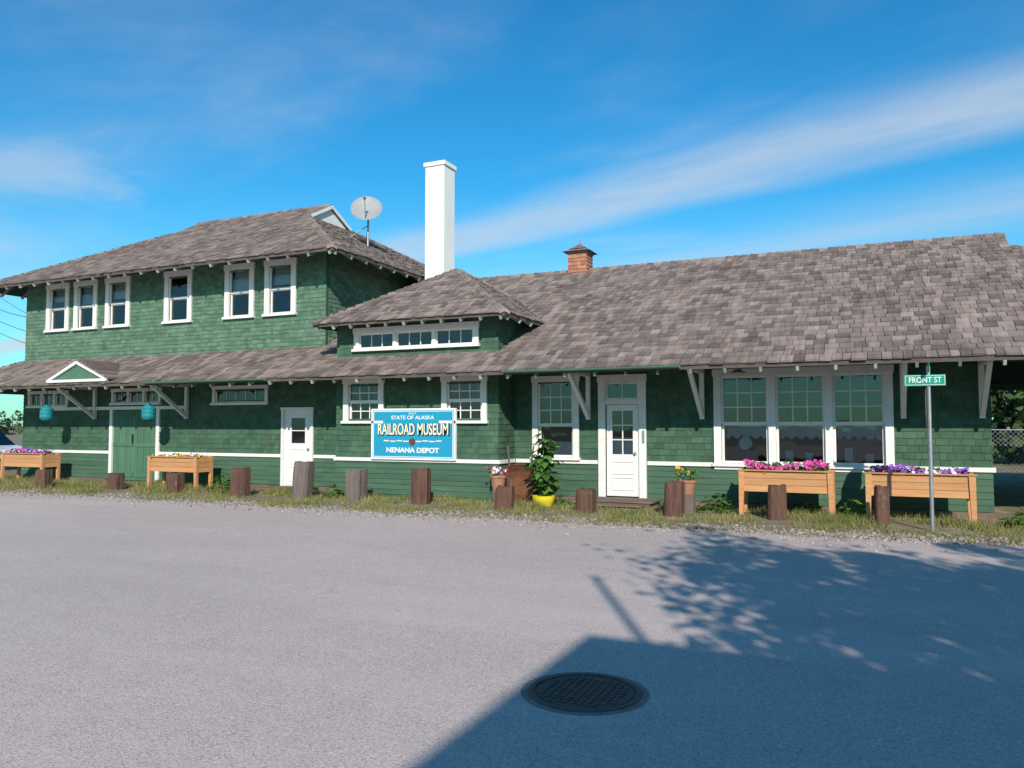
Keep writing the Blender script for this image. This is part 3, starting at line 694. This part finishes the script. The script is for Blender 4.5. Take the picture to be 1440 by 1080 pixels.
# ------------------------------------------------------------------ ground, road
g=MB();g.face([(-900,-900,0),(900,-900,0),(900,1500,0),(-900,1500,0)]);g.obj('ground',[M_ground])
def edge(x): return -3.6+.22*mnoise.noise(Vector((x*.35,0,3)))*2+.10*mnoise.noise(Vector((x*2.1,5,3)))+.05*mnoise.noise(Vector((x*7,5,9)))
r=MB();n=900;xs=[-90+150*i/n for i in range(n+1)]
for a,bx in zip(xs,xs[1:]): r.face([(a,-60,.004),(bx,-60,.004),(bx,edge(bx),.004),(a,edge(a),.004)])
me=r.obj('road',[M_road]);
gv=MB()
for i in range(6500):
    x=ru(-27,7);y=edge(x)+random.gauss(.15,.38);s=ru(.008,.026);z=.004
    c=Vector((x,y,z+s*.3));gv.hexa([c+Vector((dx*s*ru(.6,1),dy*s*ru(.6,1),dz*s*.6)) for dz in (-1,1) for dx,dy in ((-1,-1),(1,-1),(1,1),(-1,1))],0)
gv.obj('gravel',[pmat('gravel_stones',(.38,.32,.29),(.27,.23,.21),5,.9,.2,60,.3)])
gr=MB()
cnt=0
for i in range(110000):
    x=ru(-27,7);y=edge(x)+(-edge(x)-.1)*(rnd()**.9)-.12
    if x>-11.5 and x<-7.1 and y>-.85: continue
    d=mnoise.noise(Vector((x*.9,y*1.1,0)))+.5*mnoise.noise(Vector((x*3,y*3,4)))
    if d<ru(-.20,.42): continue
    if -5.6<x<-3.8 and y>-1.1: continue
    h=ru(.03,.10)*(1.2+d)*(1.25 if y>-2.2 else .8);an=ru(0,6.28);w_=ru(.004,.009);ln=ru(-.6,.6)*h;l2=ru(-.6,.6)*h
    dx,dy=math.cos(an)*w_,math.sin(an)*w_
    gr.face([(x-dx,y-dy,0),(x+dx,y+dy,0),(x+ln,y+l2,h)]);cnt+=1
    if cnt>52000: break
gr.obj('grass',[M_grassb])

# ------------------------------------------------------------------ background
bt=MB()
for i in range(230):
    if i<100: x=ru(-190,-45);y=ru(60,80);H=ru(2.6,5.0)
    elif i<180: x=ru(4,34);y=ru(19,32);H=ru(4.0,7.0)
    else: x=ru(-45,80);y=ru(36,50);H=ru(4,7)
    bt.cyl((x,y,0),(x,y,H*.7),.12,.05,5,1,False)
    for k in range(150):
        t=rnd();rr=H*.40*math.sqrt(max(0,1-t))*math.sqrt(rnd())+.15;an=ru(0,6.28)
        bt.leaf((x+rr*math.cos(an),y+rr*math.sin(an),H*(.03+.97*t)),ru(.3,.6),0,.8)
bt.obj('distant_trees',[M_leafd,M_bark])
fe=MB();fy=13.5
for i in range(14): fe.cyl((1.0+i*2.4,fy,0),(1.0+i*2.4,fy,1.5),.035,.035,8)
fe.cyl((1,fy,1.45),(33,fy,1.45),.022,.022,6);fe.cyl((1,fy,.08),(33,fy,.08),.01,.01,4)
for i in range(150):
    a=1+i*.14
    fe.beam((a,fy,.08),(a+1.37,fy,1.45),.006,.006);fe.beam((a+1.37,fy+.006,.08),(a,fy+.006,1.45),.006,.006)
fe.obj('chain_link_fence',[M_metal])
up_=MB();up_.cyl((-48,14,0),(-48,14,10),.16,.11,10);up_.beam((-49.1,14,9.3),(-46.9,14,9.3),.1,.12)
for k,(z,y) in enumerate(((9.4,13),(9.4,15),(8.3,14),(7.6,14))):
    A_=Vector((-48,y-.5,z));B_=Vector((-23.7,3+k*.6,[5.35,5.2,4.9,4.3][k]))
    pr=A_
    for t in range(1,13):
        q=A_.lerp(B_,t/12);q.z-=.7*math.sin(math.pi*t/12);up_.cyl(pr,q,.014,.014,4,1,False);pr=q
up_.obj('utility_pole',[M_post,M_black])
c=MB();x1=-28.0;y0,y1=1.7,3.45
prof=[(0,.32),(0,.62),(-.12,.72),(-1.15,.86),(-1.85,1.38),(-3.05,1.42),(-3.75,.98),(-4.4,.92),(-4.45,.4),(-4.35,.28),(-.1,.26)]
ins=[.04,.02,.04,.06,.22,.22,.06,.04,.03,.05,.05]
L_=[(x1+p[0],y0+i_,p[1]) for p,i_ in zip(prof,ins)];R_=[(x1+p[0],y1-i_,p[1]) for p,i_ in zip(prof,ins)]
c.face(L_);c.face(R_[::-1])
for i in range(len(prof)):
    j=(i+1)%len(prof);c.face([L_[i],R_[i],R_[j],L_[j]],1 if i in (3,5) else 0)
for X in (-.85,-3.6):
    for Y in (y0-.03,y1-.17): c.cyl((x1+X,Y,.33),(x1+X,Y+.2,.33),.33,.33,20,2);c.cyl((x1+X,Y-.006,.33),(x1+X,Y+.206,.33),.19,.19,16,3)
for a,b_ in ((-1.35,-2.35),(-2.45,-3.45)):
    c.face([(x1+a-.02,y0+.075,.93),(x1+b_,y0+.075,.93),(x1+b_+.05,y0+.19,1.33),(x1+a-.45 if a>-2 else x1+a,y0+.19,1.33)],1)
c.box(x1-.06,x1+.012,y0+.12,y0+.42,.56,.68,3);c.box(x1-.06,x1+.012,y1-.42,y1-.12,.56,.68,3);c.box(x1-.05,x1+.02,y0+.05,y1-.05,.34,.44,2)
c.obj('parked_car',[M_car,M_glass,M_black,M_metal])

# ------------------------------------------------------------------ things behind the camera that throw the shadows
def tree(x,y,H,r,name,n=2600,seed=1):
    random.seed(seed);b=MB()
    b.cyl((x,y,0),(x+.1,y,H*.5),.13,.09,10,0);b.cyl((x+.1,y,H*.5),(x+.05,y+.1,H*.95),.09,.02,8,0)
    cl=[]
    for k in range(42):
        t=.36+.60*(k+rnd())/42;an=k*2.4+ru(-.4,.4);q=(t-.60)/.42
        rr=r*math.sqrt(max(.05,1-q*q))*ru(.45,1.05)
        e=Vector((x+rr*math.cos(an),y+rr*math.sin(an),H*t+ru(0,.4)));s0=Vector((x+.08,y,H*(t-.12)))
        b.cyl(s0,e,.035,.008,5,0,False);cl.append((e,ru(.35,.75)))
        mid=s0.lerp(e,.6);cl.append((mid,ru(.3,.6)))
        e2=e+Vector((ru(-.7,.7),ru(-.7,.7),ru(-.2,.6)));b.cyl(mid,e2,.015,.005,4,0,False);cl.append((e2,ru(.2,.45)))
    for i in range(n):
        c0,s=random.choice(cl);v=Vector((random.gauss(0,1),random.gauss(0,1),random.gauss(0,.8)))*s*.55
        b.leaf(c0+v,ru(.08,.20),1,.8)
    b.obj(name,[M_bark,M_leaf])
tree(4.9,-17.1,7.5,2.0,'birch_tree',9000,3);tree(7.6,-17.3,7.8,2.3,'birch_tree.001',11000,5);tree(10.6,-16.8,7.3,2.2,'birch_tree.002',9000,8);tree(6.2,-18.7,7.0,2.0,'birch_tree.003',8000,12);tree(9.4,-18.6,7.2,2.0,'birch_tree.004',7000,15);tree(3.9,-17.6,7.4,1.0,'birch_tree.005',2200,21)
random.seed(11)
st_=empty('store_building');b=MB()
X0,X1,Y0,Y1,H=3.4,17,-33,-20.6,6.4
courses(b,(0,Y1,0),(1,0,0),(0,1,0),X0,X1,0,H,.2,(3,5),[],th=.02);courses(b,(X0,0,0),(0,1,0),(-1,0,0),Y0,Y1,0,H,.2,(3,5),[],th=.02)
b.box(X0,X1,Y0,Y1,0,H);b.box(X0-.12,X1+.12,Y0-.12,Y1+.12,H,H+.14,1)
for x in (4.6,7.0,11.5,14.0):
    b.box(x,x+1.3,Y1+.03,Y1+.07,1.0,2.5,2);b.box(x-.1,x+1.4,Y1+.02,Y1+.05,.9,2.6,1);b.box(x,x+1.3,Y1+.03,Y1+.07,3.9,5.2,2);b.box(x-.1,x+1.4,Y1+.02,Y1+.05,3.8,5.3,1)
b.box(9.3,10.3,Y1+.02,Y1+.08,0,2.15,1)
b.obj('store_walls',[M_beige,M_white,M_dark],st_)
b=MB();b.cyl((3.80,-20.66,H),(3.80,-20.66,8.05),.045,.04,8);b.cyl((4.7,-20.8,H),(4.75,-20.8,7.3),.03,.03,8);b.cyl((4.75,-20.8,7.3),(4.6,-20.8,7.9),.03,.025,8)
b.obj('roof_masts',[M_metal],st_)

# ------------------------------------------------------------------ world, sun, camera
sv=Vector((.394,-.779,.487)).normalized();el=math.asin(sv.z)
w=bpy.data.worlds.new('World');scene.world=w;w.use_nodes=True;nt=w.node_tree;N=nt.nodes;L=nt.links;bg=N['Background']
sky=N.new('ShaderNodeTexSky');sky.sky_type='NISHITA';sky.sun_disc=False;sky.sun_elevation=el;sky.sun_rotation=math.atan2(sv.x,sv.y);sky.air_density=1.0;sky.dust_density=.3;sky.ozone_density=1.5
hs=N.new('ShaderNodeHueSaturation');hs.inputs['Saturation'].default_value=1.3;hs.inputs['Value'].default_value=1.0;L.new(sky.outputs[0],hs.inputs['Color'])
tn=N.new('ShaderNodeMix');tn.data_type='RGBA';tn.blend_type='MULTIPLY';tn.inputs[0].default_value=1;tn.inputs[7].default_value=(.36,1.28,1.42,1);L.new(hs.outputs[0],tn.inputs[6])
tc=N.new('ShaderNodeTexCoord');sp=N.new('ShaderNodeSeparateXYZ');L.new(tc.outputs['Generated'],sp.inputs[0])
def mth(op,a,b=None,c=None,clamp=False):
    n=N.new('ShaderNodeMath');n.operation=op;n.use_clamp=clamp
    for i,v in enumerate((a,b,c)):
        if v is None: continue
        if isinstance(v,(int,float)): n.inputs[i].default_value=v
        else: L.new(v,n.inputs[i])
    return n.outputs[0]
zc=mth('MAXIMUM',sp.outputs[2],.03);px_=mth('DIVIDE',sp.outputs[0],zc);py_=mth('DIVIDE',sp.outputs[1],zc)
al=mth('ADD',mth('MULTIPLY',px_,.943),mth('MULTIPLY',py_,-.334));dd=mth('ADD',mth('MULTIPLY',px_,.334),mth('MULTIPLY',py_,.943))
def cn(sa,sd_,scale,det,rough,off):
    cb=N.new('ShaderNodeCombineXYZ');L.new(mth('MULTIPLY',al,sa),cb.inputs[0]);L.new(mth('MULTIPLY',dd,sd_),cb.inputs[1]);cb.inputs[2].default_value=off
    n=N.new('ShaderNodeTexNoise');n.inputs['Scale'].default_value=scale;n.inputs['Detail'].default_value=det;n.inputs['Roughness'].default_value=rough;n.inputs['Distortion'].default_value=.4
    L.new(cb.outputs[0],n.inputs['Vector']);return n.outputs['Fac']
def smooth(v,a,b,c=0,d=1):
    r=N.new('ShaderNodeMapRange');r.interpolation_type='SMOOTHSTEP';r.inputs[1].default_value=a;r.inputs[2].default_value=b;r.inputs[3].default_value=c;r.inputs[4].default_value=d;L.new(v,r.inputs[0]);return r.outputs[0]
wob=mth('MULTIPLY_ADD',cn(.5,.8,1.0,4,.5,1.3),.7,-.35)
fine=cn(.8,2.2,1.6,8,.6,4.1)
def bandm(center,half,soft,amp):
    d_=mth('ABSOLUTE',mth('SUBTRACT',mth('ADD',dd,wob),center));m_=smooth(d_,half-soft,half+soft,1,0)
    return mth('MULTIPLY',m_,mth('MULTIPLY',smooth(fine,.22,.72,.55,1),amp))
b1=bandm(2.80,.27,.22,.64);b2=bandm(4.15,.42,.4,.40)
wis=mth('MULTIPLY',smooth(cn(.45,.8,.75,6,.55,9.2),.46,.76),mth('MULTIPLY',smooth(fine,.3,.7,.5,1),.5))
pd=mth('SQRT',mth('ADD',mth('POWER',mth('ADD',px_,2.95),2.0),mth('POWER',mth('MULTIPLY',mth('ADD',py_,-2.0),1.3),2.0)))
pt=smooth(mth('ADD',pd,mth('MULTIPLY_ADD',cn(1,1,1.6,6,.6,2.2),1.2,-.6)),.1,.75,.45,0)
haze=smooth(sp.outputs[2],.0,.32,.32,0)
tot=mth('MAXIMUM',mth('MAXIMUM',b1,b2),mth('MAXIMUM',wis,pt));tot=mth('ADD',tot,haze,clamp=True)
mx=N.new('ShaderNodeMix');mx.data_type='RGBA';L.new(tot,mx.inputs[0]);L.new(tn.outputs[2],mx.inputs[6]);mx.inputs[7].default_value=(5.6,6.3,7.0,1)
L.new(mx.outputs[2],bg.inputs['Color']);bg.inputs['Strength'].default_value=.11
sl=bpy.data.lights.new('sun','SUN');sl.energy=5.0;sl.angle=math.radians(.5);sl.color=(1,.93,.84);so=bpy.data.objects.new('sun',sl);COL.objects.link(so);so.rotation_euler=sv.to_track_quat('Z','Y').to_euler()
cam=bpy.data.cameras.new('camera');cam.sensor_width=36;cam.lens=1109/1440*36;cam.clip_end=4000;co=bpy.data.objects.new('camera',cam);COL.objects.link(co)
co.location=(0,-15.83,1.6);co.rotation_euler=(math.radians(90)+math.atan(58/1109),0,math.radians(24.5));scene.camera=co
scene.view_settings.view_transform='Standard';scene.view_settings.look='None';scene.view_settings.exposure=0
